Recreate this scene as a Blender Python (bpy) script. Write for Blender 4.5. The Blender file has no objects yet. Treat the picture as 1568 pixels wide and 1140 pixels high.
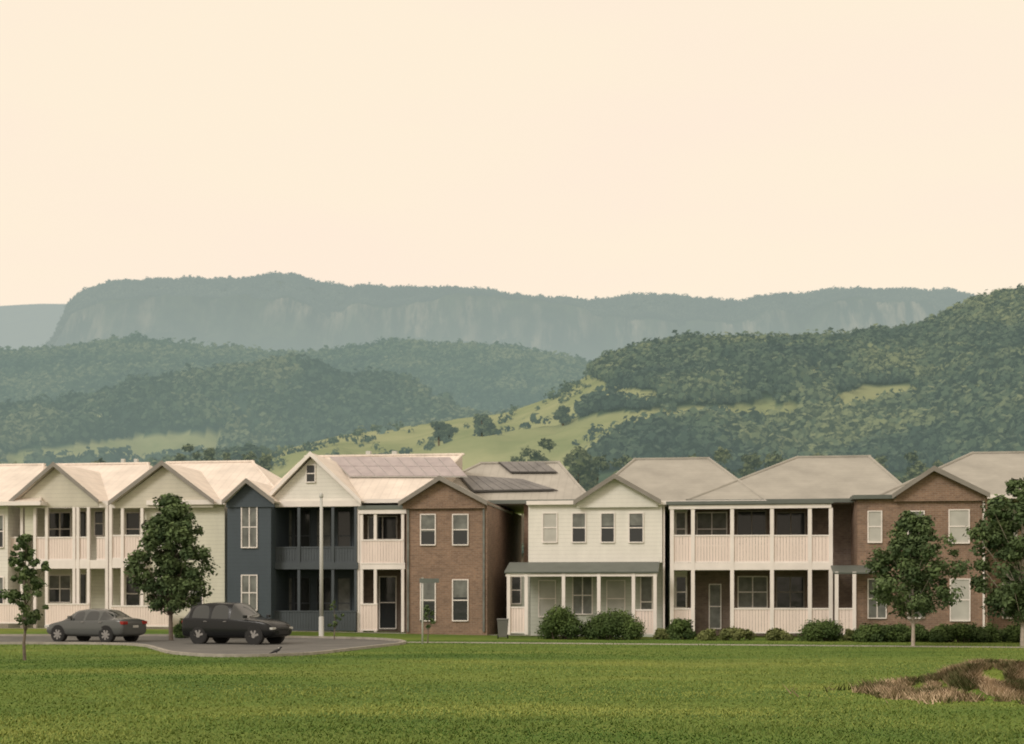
import bpy, bmesh, math, random
import numpy as np
from mathutils import Vector, Matrix
random.seed(4); RNG=np.random.default_rng(7)
sc=bpy.context.scene
F=2200.0; CX=784.0; HY=915.0; EH=1.8; D0=66.0
PHI=math.radians(8); S=math.sin(PHI); C=math.cos(PHI)

# ---------------------------------------------------------------- helpers
def lin(c):
    r=[]
    for x in c:
        x=x/255.0
        r.append(x/12.92 if x<=0.04045 else ((x+0.055)/1.055)**2.4)
    return tuple(r)+(1.0,)
def sm(x): 
    x=np.clip(x,0,1); return x*x*(3-2*x)
_tab=RNG.random((256,256))
def vnoise(x,y):
    xi=np.floor(x).astype(int); yi=np.floor(y).astype(int)
    fx=x-xi; fy=y-yi; fx=fx*fx*(3-2*fx); fy=fy*fy*(3-2*fy)
    a=_tab[xi%256,yi%256]; b=_tab[(xi+1)%256,yi%256]; c=_tab[xi%256,(yi+1)%256]; d=_tab[(xi+1)%256,(yi+1)%256]
    return (a*(1-fx)+b*fx)*(1-fy)+(c*(1-fx)+d*fx)*fy
def fbm(x,y,o=4):
    x=np.asarray(x,float); y=np.asarray(y,float)
    r=0; a=1; t=0
    for i in range(o):
        r=r+a*vnoise(x*2**i+17.3*i,y*2**i+9.1*i); t+=a; a*=0.5
    return r/t
MX,MY=9.2,26.7
def ground_z(x,y):
    x=np.asarray(x,float); y=np.asarray(y,float)
    z=0.32*sm((y-61)/7)*sm((6-x)/26)
    near=sm((50-y)/8)*sm((y+30)/30)
    z=z+near*(fbm(x*0.12+5,y*0.12+3,3)-0.5)*0.22
    r=((x-MX)/2.1)**2+((y-MY-0.3)/1.25)**2
    z=z+(0.44+0.40*(fbm(x*1.5,y*1.5,3)-0.5))*np.exp(-r*1.3)
    return z

def mk(name,verts,faces,mat=None,parent=None,smooth=False):
    me=bpy.data.meshes.new(name); me.from_pydata([tuple(v) for v in verts],[],faces); me.update()
    if mat:
        for m in (mat if isinstance(mat,(list,tuple)) else [mat]): me.materials.append(m)
    if smooth:
        for p in me.polygons: p.use_smooth=True
    o=bpy.data.objects.new(name,me); sc.collection.objects.link(o)
    if parent: o.parent=parent
    return o
def mesh_np(name,V,Fc,mat,val=None,parent=None,smooth=False):
    me=bpy.data.meshes.new(name); n,k=Fc.shape
    me.vertices.add(len(V)); me.vertices.foreach_set('co',np.ascontiguousarray(V,dtype=np.float32).ravel())
    me.loops.add(n*k); me.loops.foreach_set('vertex_index',np.ascontiguousarray(Fc,dtype=np.int32).ravel())
    me.polygons.add(n); me.polygons.foreach_set('loop_start',np.arange(0,n*k,k,dtype=np.int32))
    try: me.polygons.foreach_set('loop_total',np.full(n,k,dtype=np.int32))
    except Exception: pass
    me.update(calc_edges=True)
    if val is not None:
        a=me.attributes.new('val','FLOAT','POINT'); a.data.foreach_set('value',np.ascontiguousarray(val,dtype=np.float32))
    if smooth: me.polygons.foreach_set('use_smooth',np.ones(n,dtype=bool))
    me.materials.append(mat)
    o=bpy.data.objects.new(name,me); sc.collection.objects.link(o)
    if parent: o.parent=parent
    return o
def empty(name,loc,rz=0):
    e=bpy.data.objects.new(name,None); e.location=loc; e.rotation_euler=(0,0,rz); e.empty_display_size=0.5
    sc.collection.objects.link(e); return e

# ---------------------------------------------------------------- materials
class M:
    def __init__(s,name):
        s.m=bpy.data.materials.new(name); s.m.use_nodes=True; s.t=s.m.node_tree; s.n=s.t.nodes; s.l=s.t.links
        s.b=s.n['Principled BSDF']; s.out=s.n['Material Output']
    def ln(s,a,b): s.l.new(a,b)
    def mix(s,f,a,b,bt='MIX'):
        x=s.n.new('ShaderNodeMix'); x.data_type='RGBA'; x.blend_type=bt
        for sock,v in ((x.inputs[0],f),(x.inputs[6],a),(x.inputs[7],b)):
            if isinstance(v,bpy.types.NodeSocket): s.ln(v,sock)
            else: sock.default_value=v
        return x.outputs[2]
    def noise(s,vec,scale,detail=4,rough=0.55):
        x=s.n.new('ShaderNodeTexNoise'); x.inputs['Scale'].default_value=scale; x.inputs['Detail'].default_value=detail; x.inputs['Roughness'].default_value=rough
        if vec is not None: s.ln(vec,x.inputs['Vector'])
        return x.outputs['Fac']
    def ramp(s,fac,stops):
        x=s.n.new('ShaderNodeValToRGB'); s.ln(fac,x.inputs[0]); e=x.color_ramp.elements
        e[0].position,e[0].color=stops[0][0],stops[0][1]; e[1].position,e[1].color=stops[-1][0],stops[-1][1]
        for p,c in stops[1:-1]:
            q=e.new(p); q.color=c
        return x.outputs[0]
    def obj(s): return s.n.new('ShaderNodeTexCoord').outputs['Object']
    def pos(s): return s.n.new('ShaderNodeNewGeometry').outputs['Position']
    def math(s,op,a,b=0.0,clamp=False):
        x=s.n.new('ShaderNodeMath'); x.operation=op; x.use_clamp=clamp
        for i,v in enumerate((a,b)):
            if isinstance(v,bpy.types.NodeSocket): s.ln(v,x.inputs[i])
            else: x.inputs[i].default_value=v
        return x.outputs[0]
    def scalev(s,vec,sx,sy,sz):
        x=s.n.new('ShaderNodeVectorMath'); x.operation='MULTIPLY'; s.ln(vec,x.inputs[0]); x.inputs[1].default_value=(sx,sy,sz); return x.outputs[0]
    def bump(s,h,st,dist=0.02):
        x=s.n.new('ShaderNodeBump'); x.inputs['Strength'].default_value=st; x.inputs['Distance'].default_value=dist; s.ln(h,x.inputs['Height']); s.ln(x.outputs[0],s.b.inputs['Normal'])
    def col(s,c):
        if isinstance(c,bpy.types.NodeSocket): s.ln(c,s.b.inputs['Base Color'])
        else: s.b.inputs['Base Color'].default_value=c
    def rough(s,r): s.b.inputs['Roughness'].default_value=r
    def haze(s,fac,c):  # paints aerial haze into the material: surface mixed with a flat emission colour
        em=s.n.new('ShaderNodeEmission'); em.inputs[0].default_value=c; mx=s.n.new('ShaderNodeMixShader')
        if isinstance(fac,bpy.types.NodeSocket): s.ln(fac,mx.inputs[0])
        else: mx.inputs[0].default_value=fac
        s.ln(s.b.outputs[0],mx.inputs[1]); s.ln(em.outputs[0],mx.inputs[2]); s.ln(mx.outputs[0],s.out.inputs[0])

def sc4(c,k): return (min(c[0]*k,0.95),min(c[1]*k,0.95),min(c[2]*k,0.95),1)
def paint(name,c,rough=0.55,var=0.12,scale=1.5):
    m=M(name); f=m.noise(m.obj(),scale,5)
    m.col(m.ramp(f,[(0.3,sc4(c,1-var)),(0.7,sc4(c,1+var))])); m.rough(rough); return m.m
def boards(name,c,pitch=0.18,horiz=True,var=0.08,rough=0.6):
    m=M(name); o=m.obj(); sp=m.n.new('ShaderNodeSeparateXYZ'); m.ln(o,sp.inputs[0])
    a=sp.outputs[2] if horiz else m.math('ADD',sp.outputs[0],sp.outputs[1])
    fr=m.math('FRACT',m.math('DIVIDE',a,pitch))
    line=m.math('GREATER_THAN',fr,0.88)
    f=m.noise(m.scalev(o,1,1,0.4),1.4,6,0.65); base=m.ramp(f,[(0.3,sc4(c,1-var)),(0.7,sc4(c,1+var))])
    m.col(m.mix(m.math('MULTIPLY',line,0.3),base,sc4(c,0.5))); m.rough(rough); m.bump(fr,0.4,0.02); return m.m
def brick(name,c1,c2,mort):
    m=M(name); o=m.obj(); sp=m.n.new('ShaderNodeSeparateXYZ'); m.ln(o,sp.inputs[0])
    cb=m.n.new('ShaderNodeCombineXYZ'); m.ln(m.math('ADD',sp.outputs[0],sp.outputs[1]),cb.inputs[0]); m.ln(sp.outputs[2],cb.inputs[1])
    b=m.n.new('ShaderNodeTexBrick'); m.ln(cb.outputs[0],b.inputs['Vector']); b.inputs['Scale'].default_value=1.0
    b.inputs['Brick Width'].default_value=0.24; b.inputs['Row Height'].default_value=0.086; b.inputs['Mortar Size'].default_value=0.008
    b.inputs['Color1'].default_value=c1; b.inputs['Color2'].default_value=c2; b.inputs['Mortar'].default_value=mort
    f=m.noise(o,0.9,6); f2=m.noise(o,6,3)
    k=m.mix(0.55,b.outputs['Color'],m.ramp(f,[(0.3,(0.66,0.66,0.66,1)),(0.72,(1.25,1.2,1.15,1))]),'MULTIPLY')
    k=m.mix(0.35,k,m.ramp(f2,[(0.3,(0.6,0.6,0.6,1)),(0.7,(1.3,1.3,1.3,1))]),'MULTIPLY')
    m.col(k); m.rough(0.85); return m.m
def roofm(name,c,pitch=0.3,along='u',rough=0.5):
    m=M(name); o=m.obj(); sp=m.n.new('ShaderNodeSeparateXYZ'); m.ln(o,sp.inputs[0])
    a=sp.outputs[2] if along=='z' else sp.outputs[0]
    fr=m.math('FRACT',m.math('DIVIDE',a,pitch)); line=m.math('GREATER_THAN',fr,0.85)
    f=m.noise(o,0.7,6,0.65); base=m.ramp(f,[(0.3,sc4(c,0.82)),(0.7,sc4(c,1.1))])
    m.col(m.mix(m.math('MULTIPLY',line,0.22),base,sc4(c,0.6))); m.rough(rough); m.bump(fr,0.25,0.03); return m.m
def foliage(name,dark,light,haze=0.0,hc=None,mid=None):
    m=M(name); a=m.n.new('ShaderNodeAttribute'); a.attribute_name='val'
    st=[(0.0,dark),(1.0,light)]
    if mid: st=[(0.0,dark),(0.55,mid),(1.0,light)]
    m.col(m.ramp(a.outputs['Fac'],st)); m.rough(0.7)
    m.b.inputs['Specular IOR Level'].default_value=0.15
    if haze>0: m.haze(haze,hc)
    return m.m

HAZE=lin((147,165,157))  # emission colour of the haze painted into hill and tree materials
MAT={}
MAT['white']=paint('white_paint',(0.80,0.74,0.70,1),0.5,0.07)
MAT['pink']=boards('balustrade_paint',(0.80,0.68,0.62,1),0.12,False,0.07)
MAT['cream_b']=boards('cream_weatherboard',(0.66,0.64,0.53,1),0.18)
MAT['white_b']=boards('white_weatherboard',(0.78,0.75,0.69,1),0.18)
MAT['grn_b']=boards('sage_weatherboard',(0.50,0.51,0.45,1),0.18)
MAT['gable']=boards('gable_boards',(0.60,0.56,0.47,1),0.2)
MAT['blue_b']=boards('slate_blue_weatherboard',(0.055,0.074,0.090,1),0.18)
MAT['blue_d']=paint('dark_blue_trim',(0.055,0.068,0.078,1))
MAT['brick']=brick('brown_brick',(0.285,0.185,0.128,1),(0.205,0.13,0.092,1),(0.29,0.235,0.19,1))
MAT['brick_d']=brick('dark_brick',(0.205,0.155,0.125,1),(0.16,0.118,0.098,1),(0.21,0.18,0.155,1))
MAT['roof_l']=roofm('pale_metal_roof',(0.80,0.71,0.63,1),0.4)
MAT['roof_t']=roofm('tile_roof',(0.385,0.365,0.32,1),0.12,'z',0.8)
MAT['roof_g']=roofm('grey_metal_roof',(0.42,0.395,0.35,1),0.4)
MAT['gut']=paint('gutter_grey_green',(0.12,0.135,0.12,1))
MAT['barge']=paint('barge_board',(0.23,0.21,0.185,1))
MAT['soffit']=paint('soffit',(0.5,0.48,0.44,1))
MAT['conc']=paint('concrete',(0.34,0.31,0.27,1),0.9,0.2,3)
m=M('window_glass'); m.col((0.035,0.038,0.04,1)); m.rough(0.08); m.b.inputs['Specular IOR Level'].default_value=0.4
nn=m.noise(m.obj(),1.2,3); m.bump(nn,0.12,0.05); MAT['glass']=m.m
MAT['blind']=paint('window_blind',(0.46,0.45,0.41,1),0.6)
MAT['blind_d']=paint('window_curtain',(0.15,0.155,0.14,1),0.5,0.4,2.5)
m=M('solar_cell'); o_=m.obj(); m.col(m.ramp(m.noise(o_,2),[(0.3,(0.12,0.115,0.115,1)),(0.7,(0.19,0.18,0.175,1))])); m.rough(0.3); MAT['pv']=m.m
m=M('solar_cell_pale'); o_=m.obj(); m.col(m.ramp(m.noise(o_,2),[(0.3,(0.33,0.28,0.29,1)),(0.7,(0.44,0.38,0.38,1))])); m.rough(0.3); MAT['pv2']=m.m
m=M('steel_galv'); m.col((0.5,0.5,0.47,1)); m.rough(0.5); MAT['steel']=m.m
m=M('panel_frame_dark'); m.col((0.05,0.048,0.045,1)); m.rough(0.5); MAT['pvf']=m.m

# ---------------------------------------------------------------- row frame
def U(px,v):
    k=(px-CX)/F
    return (k*(D0+v*C)-v*S)/(C+k*S)
def Yd(u,v): return D0-u*S+v*C
def Z(px,py,v): return EH+(HY-py)*Yd(U(px,v),v)/F
def W(u,v,z): return (u*C+v*S, D0-u*S+v*C, z)
CAML=Vector((D0*S,-D0*C,EH))
def ray(px,py):
    w=Vector(((px-CX)/F,1.0,(HY-py)/F)); return Vector((w.x*C-w.y*S, w.x*S+w.y*C, w.z))
def hit(px,py,p0,p1,p2):
    n=(p1-p0).cross(p2-p0); d=ray(px,py); t=(p0-CAML).dot(n)/d.dot(n); return CAML+d*t
def tube(V,Fc,a,b,ra,rb,n=7):
    a=np.array(a,float);b=np.array(b,float); t=b-a; t/=np.linalg.norm(t)+1e-9
    q=np.cross(t,[0.3,0.9,0.1]); q/=np.linalg.norm(q); r=np.cross(t,q); k=len(V)
    for (c_,rad) in ((a,ra),(b,rb)):
        for i in range(n):
            g=2*math.pi*i/n; V.append(tuple(c_+(q*math.cos(g)+r*math.sin(g))*rad))
    for i in range(n): Fc.append((k+i,k+(i+1)%n,k+n+(i+1)%n,k+n+i))

class House:
    def __init__(s,name,px):
        s.u0=U(px,0); s.e=empty(name,W(s.u0,0,0),-PHI)
    def add(s,name,verts,faces,mat,thick=None):
        o=mk(name,[(v[0]-s.u0,v[1],v[2]) for v in verts],faces,mat,s.e)
        if thick:
            md=o.modifiers.new('thickness','SOLIDIFY'); md.thickness=thick; md.offset=-1
        return o
    def boxes(s,name,bl,mat):
        V=[];Fc=[]
        for (a,b,c,d,e,f) in bl:
            n=len(V)
            V+=[(a,c,e),(b,c,e),(b,d,e),(a,d,e),(a,c,f),(b,c,f),(b,d,f),(a,d,f)]
            Fc+=[[n+i for i in q] for q in ((0,3,2,1),(4,5,6,7),(0,1,5,4),(1,2,6,5),(2,3,7,6),(3,0,4,7))]
        return s.add(name,V,Fc,mat)
    def pb(s,px0,px1,py0,py1,v,th):
        pm=(px0+px1)/2
        return (U(px0,v),U(px1,v),v,v+th,Z(pm,py1,v),Z(pm,py0,v))
    def wall(s,name,px0,px1,pytop,v,vb,mat,zb=-0.4):
        pm=(px0+px1)/2
        return s.boxes(name,[(U(px0,v),U(px1,v),v,vb,zb,Z(pm,pytop,v))],mat)
    def win(s,name,px0,px1,py0,py1,v,kind='sash',trim='white',mid=True,vert=False):
        a,b,_,_,z0,z1=s.pb(px0,px1,py0,py1,v,0.1); w=0.05
        fr=[(a-w,a,v-0.05,v+0.03,z0-w,z1+w),(b,b+w,v-0.05,v+0.03,z0-w,z1+w),(a,b,v-0.05,v+0.03,z1,z1+w),(a-0.03,b+0.03,v-0.09,v+0.03,z0-w-0.002,z0)]
        zm=(z0+z1)/2
        if mid: fr.append((a,b,v-0.04,v+0.03,zm-0.025,zm+0.025))
        if vert: fr.append(((a+b)/2-0.025,(a+b)/2+0.025,v-0.037,v+0.03,z0,z1))
        s.boxes(name+'_frame',fr,MAT[trim])
        if kind=='sash':
            zb=zm-(z1-z0)*random.uniform(-0.12,0.08)
            s.boxes(name+'_glass',[(a,b,v-0.012,v+0.02,z0,zb)],MAT['glass'])
            s.boxes(name+'_blind',[(a,b,v-0.012,v+0.02,zb,z1)],MAT['blind_d'])
        elif kind=='blind':
            s.boxes(name+'_glass',[(a,b,v-0.012,v+0.02,z0,z1)],MAT['blind'])
        elif kind=='mid':
            s.boxes(name+'_glass',[(a,b,v-0.012,v+0.02,z0,z1)],MAT['blind_d'])
        else:
            s.boxes(name+'_glass',[(a,b,v-0.012,v+0.02,z0,z1)],MAT['glass'])
    def rail(s,name,px0,px1,py0,py1,v,mat='pink',cap='white'):
        a,b,_,_,z0,z1=s.pb(px0,px1,py0,py1,v,0.05)
        bl=[]; n=max(1,int((b-a)/0.13)); st=(b-a)/n
        for i in range(n): bl.append((a+i*st+0.006,a+(i+1)*st-0.006,v,v+0.03,z0+0.05,z1-0.05))
        s.boxes(name+'_slats',bl,MAT[mat])
        s.boxes(name+'_rails',[(a,b,v-0.03,v+0.06,z1-0.05,z1+0.02),(a,b,v-0.02,v+0.05,z0,z0+0.06)],MAT[cap])
    def posts(s,name,pxs,py0,py1,v,w=0.14,mat='white'):
        bl=[]
        for p in pxs:
            u=U(p,v); bl.append((u-w/2,u+w/2,v-w/2,v+w/2,Z(p,py1,v),Z(p,py0,v)))
        s.boxes(name,bl,MAT[mat])
    def hip(s,name,pxL,pxR,pyE,vF,vB,pxa,pxb,pyR,mat,gut='white',vR=None):
        vR=vR or (vF+vB)/2; ze=Z((pxL+pxR)/2,pyE,vF); a,b=U(pxL,vF),U(pxR,vF)
        ra,rb=U(pxa,vR),U(pxb,vR); zr=Z((pxa+pxb)/2,pyR,vR)
        V=[(a,vF,ze),(b,vF,ze),(b,vB,ze),(a,vB,ze),(ra,vR,zr),(rb,vR,zr)]
        s.add(name,V,[(0,1,5,4),(1,2,5),(2,3,4,5),(3,0,4)],MAT[mat],0.1)
        s.add(name+'_ceiling',[(x[0],x[1],x[2]-0.14) for x in V[:4]],[(3,2,1,0)],MAT['soffit'])
        s.boxes(name+'_gutter',[(a-0.05,b+0.05,vF-0.11,vF-0.003,ze-0.16,ze+0.02),(b+0.003,b+0.10,vF,vB,ze-0.16,ze+0.02)],MAT[gut])
        s.boxes(name+'_ridge_cap',[(ra-0.1,rb+0.1,vR-0.12,vR+0.12,zr-0.03,zr+0.06)],MAT[mat])
        P=[Vector(x) for x in V]; Vc=[];Fcc=[]
        for p,q in ((P[0],P[4]),(P[1],P[5])): tube(Vc,Fcc,p,q+Vector((0,0,0.02)),0.07,0.07,6)
        s.add(name+'_hip_cap',Vc,Fcc,MAT[mat])
        return P
    def gable(s,name,pxL,pxR,pyE,pxA,pyA,v,vB,roof,wallm,barge='barge'):
        ze=Z((pxL+pxR)/2,pyE,v); za=Z(pxA,pyA,v); a,b,m_=U(pxL,v),U(pxR,v),U(pxA,v)
        V=[(a,v,ze),(m_,v,za),(b,v,ze),(a,vB,ze),(m_,vB,za),(b,vB,ze)]
        s.add(name,V,[(0,1,4,3),(1,2,5,4)],MAT[roof],0.09)
        k=0.93
        mx=lambda x:m_+(x-m_)*k
        zt=ze+(za-ze)*k-0.05; zl=ze-0.25
        W4=[(mx(a),v+0.32,ze-0.02),(m_,v+0.32,zt),(mx(b),v+0.32,ze-0.02),(mx(b),v+0.32,zl),(mx(a),v+0.32,zl)]
        s.add(name+'_wall',W4,[(0,4,3,2,1)],MAT[wallm])
        V=[];Fc=[]
        for (x0,x1) in ((a,m_),(b,m_)):
            n=len(V); y0,y1=v-0.06,v-0.004
            V+=[(x0,y0,ze-0.15),(x1,y0,za-0.18),(x1,y0,za+0.05),(x0,y0,ze+0.06),(x0,y1,ze-0.15),(x1,y1,za-0.18),(x1,y1,za+0.05),(x0,y1,ze+0.06)]
            Fc+=[[n+i for i in q] for q in ((0,1,2,3),(4,7,6,5),(0,4,5,1),(3,2,6,7),(0,3,7,4))]
        s.add(name+'_barge_boards',V,Fc,MAT[barge])
        return [Vector((a,v,ze)),Vector((m_,v,za)),Vector((b,v,ze)),Vector((m_,vB,za)),Vector((b,vB,ze))]
    def panels(s,name,quad,nx,ny,P,mat='pv',frame='steel'):
        c=[hit(x,y,P[0],P[1],P[2]) for x,y in quad]; n=(P[1]-P[0]).cross(P[2]-P[0]).normalized()
        if n.z<0: n=-n
        V=[];Fc=[]
        def bl(i,j): 
            return (c[0]*(1-i)+c[1]*i)*(1-j)+(c[3]*(1-i)+c[2]*i)*j
        e=0.02 if frame!='steel' else 0.0
        V0=[bl(-e,-e*2)+n*0.06,bl(1+e,-e*2)+n*0.06,bl(1+e,1+e*2)+n*0.06,bl(-e,1+e*2)+n*0.06]
        s.add(name+'_frame',V0,[(0,1,2,3)],MAT[frame],0.04)
        for i in range(nx):
            for j in range(ny):
                g=0.035;h=0.02
                k=len(V); V+=[bl((i+g)/nx,(j+h)/ny)+n*0.10,bl((i+1-g)/nx,(j+h)/ny)+n*0.10,bl((i+1-g)/nx,(j+1-h)/ny)+n*0.10,bl((i+g)/nx,(j+1-h)/ny)+n*0.10]
                Fc.append((k,k+1,k+2,k+3))
        s.add(name,V,Fc,MAT[mat],0.03)

# ================================================================ HOUSES
h=House('weatherboard_house',-50)
h.wall('walls',-150,34,770,2.0,12,MAT['cream_b'])
h.wall('front_walls',-150,12,770,0.0,2.0,MAT['white_b'])
h.hip('roof',-165,62,770,-0.6,12,-110,66,713,'roof_l',vR=5)
h.win('upper_window',-8,5,790,838,0.0); h.win('lower_window',-8,5,885,935,0.0)
h.rail('balcony',14,36,823,858,0.3); h.boxes('balcony_floor',[h.pb(12,36,858,868,0.3,1.7)],MAT['white'])
h.rail('front_fence',-60,34,925,955,-0.8); h.posts('posts',[14,34],772,962,0.3)
h=House('weatherboard_house',95)
h.wall('walls',38,170,768,2.2,12,MAT['cream_b'])
P=h.hip('roof',34,236,768,1.0,12,92,226,711,'roof_l',vR=6)
h.gable('front_gable',14,151,768,82,709,-0.4,6,'roof_l','gable')
h.boxes('verandah_beam',[h.pb(38,165,768,778,-0.05,0.15)],MAT['white'])
h.boxes('balcony_floor',[h.pb(38,165,858,871,-0.05,2.2)],MAT['white'])
h.rail('balcony',55,136,823,858,0.0); h.rail('front_fence',70,136,925,958,-0.6); h.rail('balcony_side',148,166,823,858,0.0)
h.posts('posts',[54,72,114,120,136,164],772,965,0.0)
h.win('upper_window',76,108,786,835,2.2,'glass',vert=True); h.win('upper_door',120,132,784,858,2.2,'glass',mid=False)
h.win('lower_window',76,108,882,922,2.2,'sash',vert=True); h.win('lower_door',120,132,880,950,2.2,'glass',mid=False)
h.win('upper_side_window',146,158,784,820,2.2,'glass')
h.boxes('upper_panel',[h.pb(38,54,778,820,0.15,0.05)],MAT['cream_b'])
h.boxes('chimney_flue',[(U(x,6.2),U(x+5,6.2),6.2,6.4,Z(x,714,6.2),Z(x,703,6.2)) for x in (185,205)],MAT['steel'])
h=House('weatherboard_house',260)
h.wall('walls',168,345,768,2.2,12,MAT['cream_b'])
h.wall('front_walls',222,344,768,0.3,2.2,MAT['cream_b'])
h.hip('roof',165,436,768,1.0,12,258,386,708,'roof_l',vR=6)
h.gable('front_gable',166,328,769,248,707,-0.4,6,'roof_l','gable')
h.boxes('verandah_beam',[h.pb(167,224,768,778,-0.05,0.15)],MAT['white'])
h.boxes('eaves',[h.pb(224,344,766,773,-0.2,0.5)],MAT['white'])
h.boxes('balcony_floor',[h.pb(167,222,856,870,-0.05,2.2)],MAT['white'])
h.rail('balcony',170,220,820,856,0.0); h.rail('front_fence',170,260,928,960,-0.6)
h.posts('posts',[170,188,218],772,965,0.0)
h.win('upper_window',194,214,786,835,2.2,'glass'); h.win('lower_window',194,214,884,935,2.2,'glass')
h.win('front_upper_window',240,262,786,836,0.3)
h.win('front_lower_window',240,262,886,936,0.3); h.win('front_lower_window_b',292,310,886,936,0.3)
h=House('blue_weatherboard_house',450)
h.wall('front_walls',348,415,768,-0.6,4,MAT['blue_b'])
h.wall('walls',400,552,768,2.3,12,MAT['blue_b'])
h.gable('front_gable',340,420,768,377,734,-1.0,5,'roof_l','blue_b')
P=h.hip('roof',398,642,766,0.4,12,470,708,698,'roof_l',vR=5.5)
h.gable('main_gable',402,553,768,475,693,-0.2,5.5,'roof_l','white_b',barge='white')
h.panels('solar_panels',[(505,703),(690,704),(716,733),(536,733)],9,2,P[:2]+[P[4]],'pv2')
h.win('gable_window',470,482,713,738,0.12,'glass')
h.boxes('roof_vent',[(U(x,5.6),U(x+7,5.6),5.6,5.9,Z(x,700,5.6),Z(x,691,5.6)) for x in (560,600)],MAT['steel'])
h.boxes('verandah_beam',[h.pb(415,552,767,776,0.0,0.2)],MAT['white'])
h.boxes('balcony_floor',[h.pb(416,548,862,872,0.0,2.3)],MAT['blue_d'])
h.rail('balcony',418,545,838,862,0.1,'blue_d','blue_d')
h.posts('posts',[420,458,510,545],776,968,0.1,0.13,'blue_d')
h.posts('end_post',[549],776,968,0.15,0.12,'white')
h.win('upper_window',371,393,777,838,-0.6,'mid',vert=True); h.win('lower_window',371,393,882,934,-0.6,'mid',vert=True)
for i,(a,b) in enumerate(((430,447),(452,474),(486,506),(518,536))):
    h.win('balcony_door_%d'%i,a,b,782,860,2.3,'glass' if i%2 else 'mid','blue_d'); h.win('porch_door_%d'%i,a,b,886,962,2.3,'mid' if i in(0,3) else 'glass','blue_d')
h.rail('porch_fence',418,545,936,966,-0.1,'blue_d','blue_d')
h=House('brick_house',690)
h.wall('front_walls',622,746,768,0.0,12,MAT['brick'])
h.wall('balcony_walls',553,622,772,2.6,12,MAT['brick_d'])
h.wall('rear_walls',802,900,768,5.0,12,MAT['brick'])
P=h.hip('roof',612,905,767,4.2,13,738,855,709,'roof_g','gut',vR=8)
G=h.gable('front_gable',610,746,770,673,730,-0.5,8,'roof_g','brick')
h.panels('solar_panels',[(704,731),(800,737),(850,753),(726,755)],8,1,P[:2]+[P[4]],'pv','pvf')
h.panels('solar_panels_upper',[(765,711),(832,711),(852,726),(783,726)],5,1,P[:2]+[P[4]],'pv','pvf')
h.boxes('balcony_roof',[h.pb(548,624,774,780,0.0,2.8)],MAT['gut'])
h.boxes('balcony_fascia',[h.pb(549,622,780,787,0.05,0.12)],MAT['white'])
h.boxes('balcony_floor',[h.pb(551,620,862,872,0.1,2.5)],MAT['white'])
h.rail('balcony',553,617,827,864,0.1); h.posts('posts',[554,575,617],786,968,0.18,0.14)
h.rail('porch_fence',552,578,925,966,0.1)
h.win('balcony_door',565,607,792,860,2.6,'glass',vert=True); h.win('porch_door',582,606,884,962,2.6,'glass')
for n,(a,b) in (('left',(645,666)),('right',(694,716))):
    h.win('upper_window_'+n,a,b,789,834,0.0,'sash'); h.win('lower_window_'+n,a,b,889,950,0.0,'sash')
h.boxes('downpipes',[h.pb(739,742,772,968,-0.08,0.07),h.pb(623,626,772,968,-0.08,0.07)],MAT['blind_d'])
h=House('white_weatherboard_house',910)
h.wall('upper_walls',809,1014,770,0.0,12,MAT['white_b'],zb=Z(910,862,0))
h.wall('lower_walls',812,1014,860,0.5,12,MAT['grn_b'])
h.hip('roof',893,1172,768,0.8,13,973,1084,703,'roof_t','white',vR=7)
h.gable('front_gable',878,1012,768,941,727,-0.5,7,'roof_t','white_b')
h.boxes('eaves',[h.pb(806,882,767,773,-0.25,1.2),h.pb(1004,1022,767,773,-0.25,1.2)],MAT['white'])
for i,(a,b) in enumerate(((832,852),(877,896),(921,940),(964,984))): 
    h.win('upper_window_%d'%i,a,b,787,830,0.0,'blind' if i==0 else 'sash')
a,b=U(772,-1.7),U(1008,-1.7); z0=Z(890,876,-1.7); z1=Z(890,861,0)
h.add('porch_roof',[(a,-1.7,z0),(b,-1.7,z0),(b,-0.01,z1),(a,-0.01,z1)],[(0,1,2,3)],MAT['gut'],0.06)
h.boxes('porch_beam',[(a+0.05,b-0.05,-1.6,-1.48,z0-0.2,z0-0.075)],MAT['white'])
h.posts('porch_posts',[779,806,863,917,970,1003],877,972,-1.55,0.15)
h.win('lower_window_a',826,850,890,944,0.5,'blind'); h.win('lower_window_b',878,906,884,940,0.5,'mid',vert=True); h.win('lower_window_c',930,956,890,944,0.5,'blind'); h.win('front_door',982,998,884,960,0.5,'mid')
h.rail('porch_fence',781,804,930,970,-1.55); h.rail('porch_fence_right',972,1003,934,972,-1.55)
h.win('porch_side_window',784,797,884,924,2.0,'glass')
h.wall('side_wing',776,811,872,2.0,8,MAT['grn_b'])
h.boxes('side_downpipe',[h.pb(1015,1018,772,968,0.1,0.07)],MAT['white'])
h=House('brick_verandah_house',1150)
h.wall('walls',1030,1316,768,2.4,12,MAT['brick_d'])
h.wall('left_wing',1030,1052,768,1.6,2.4,MAT['white_b'])
h.hip('roof',1052,1404,765,0.9,13,1222,1330,700,'roof_t','gut',vR=7)
h.boxes('verandah_roof',[h.pb(1020,1276,767,772,-0.3,3.0)],MAT['gut'])
h.boxes('verandah_fascia',[h.pb(1024,1273,773,779,-0.2,0.12)],MAT['white'])
h.boxes('verandah_floor',[h.pb(1026,1275,862,873,-0.15,2.5)],MAT['white'])
h.posts('posts',[1029,1061,1121,1182,1240,1272],778,972,-0.08,0.17)
for i,(a,b) in enumerate(((1031,1059),(1064,1119),(1124,1180),(1185,1238),(1243,1270))):
    h.rail('balcony_%d'%i,a,b,820,862,-0.1)
    if i!=1: h.rail('porch_fence_%d'%i,a,b,932,970,-0.1)
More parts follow.
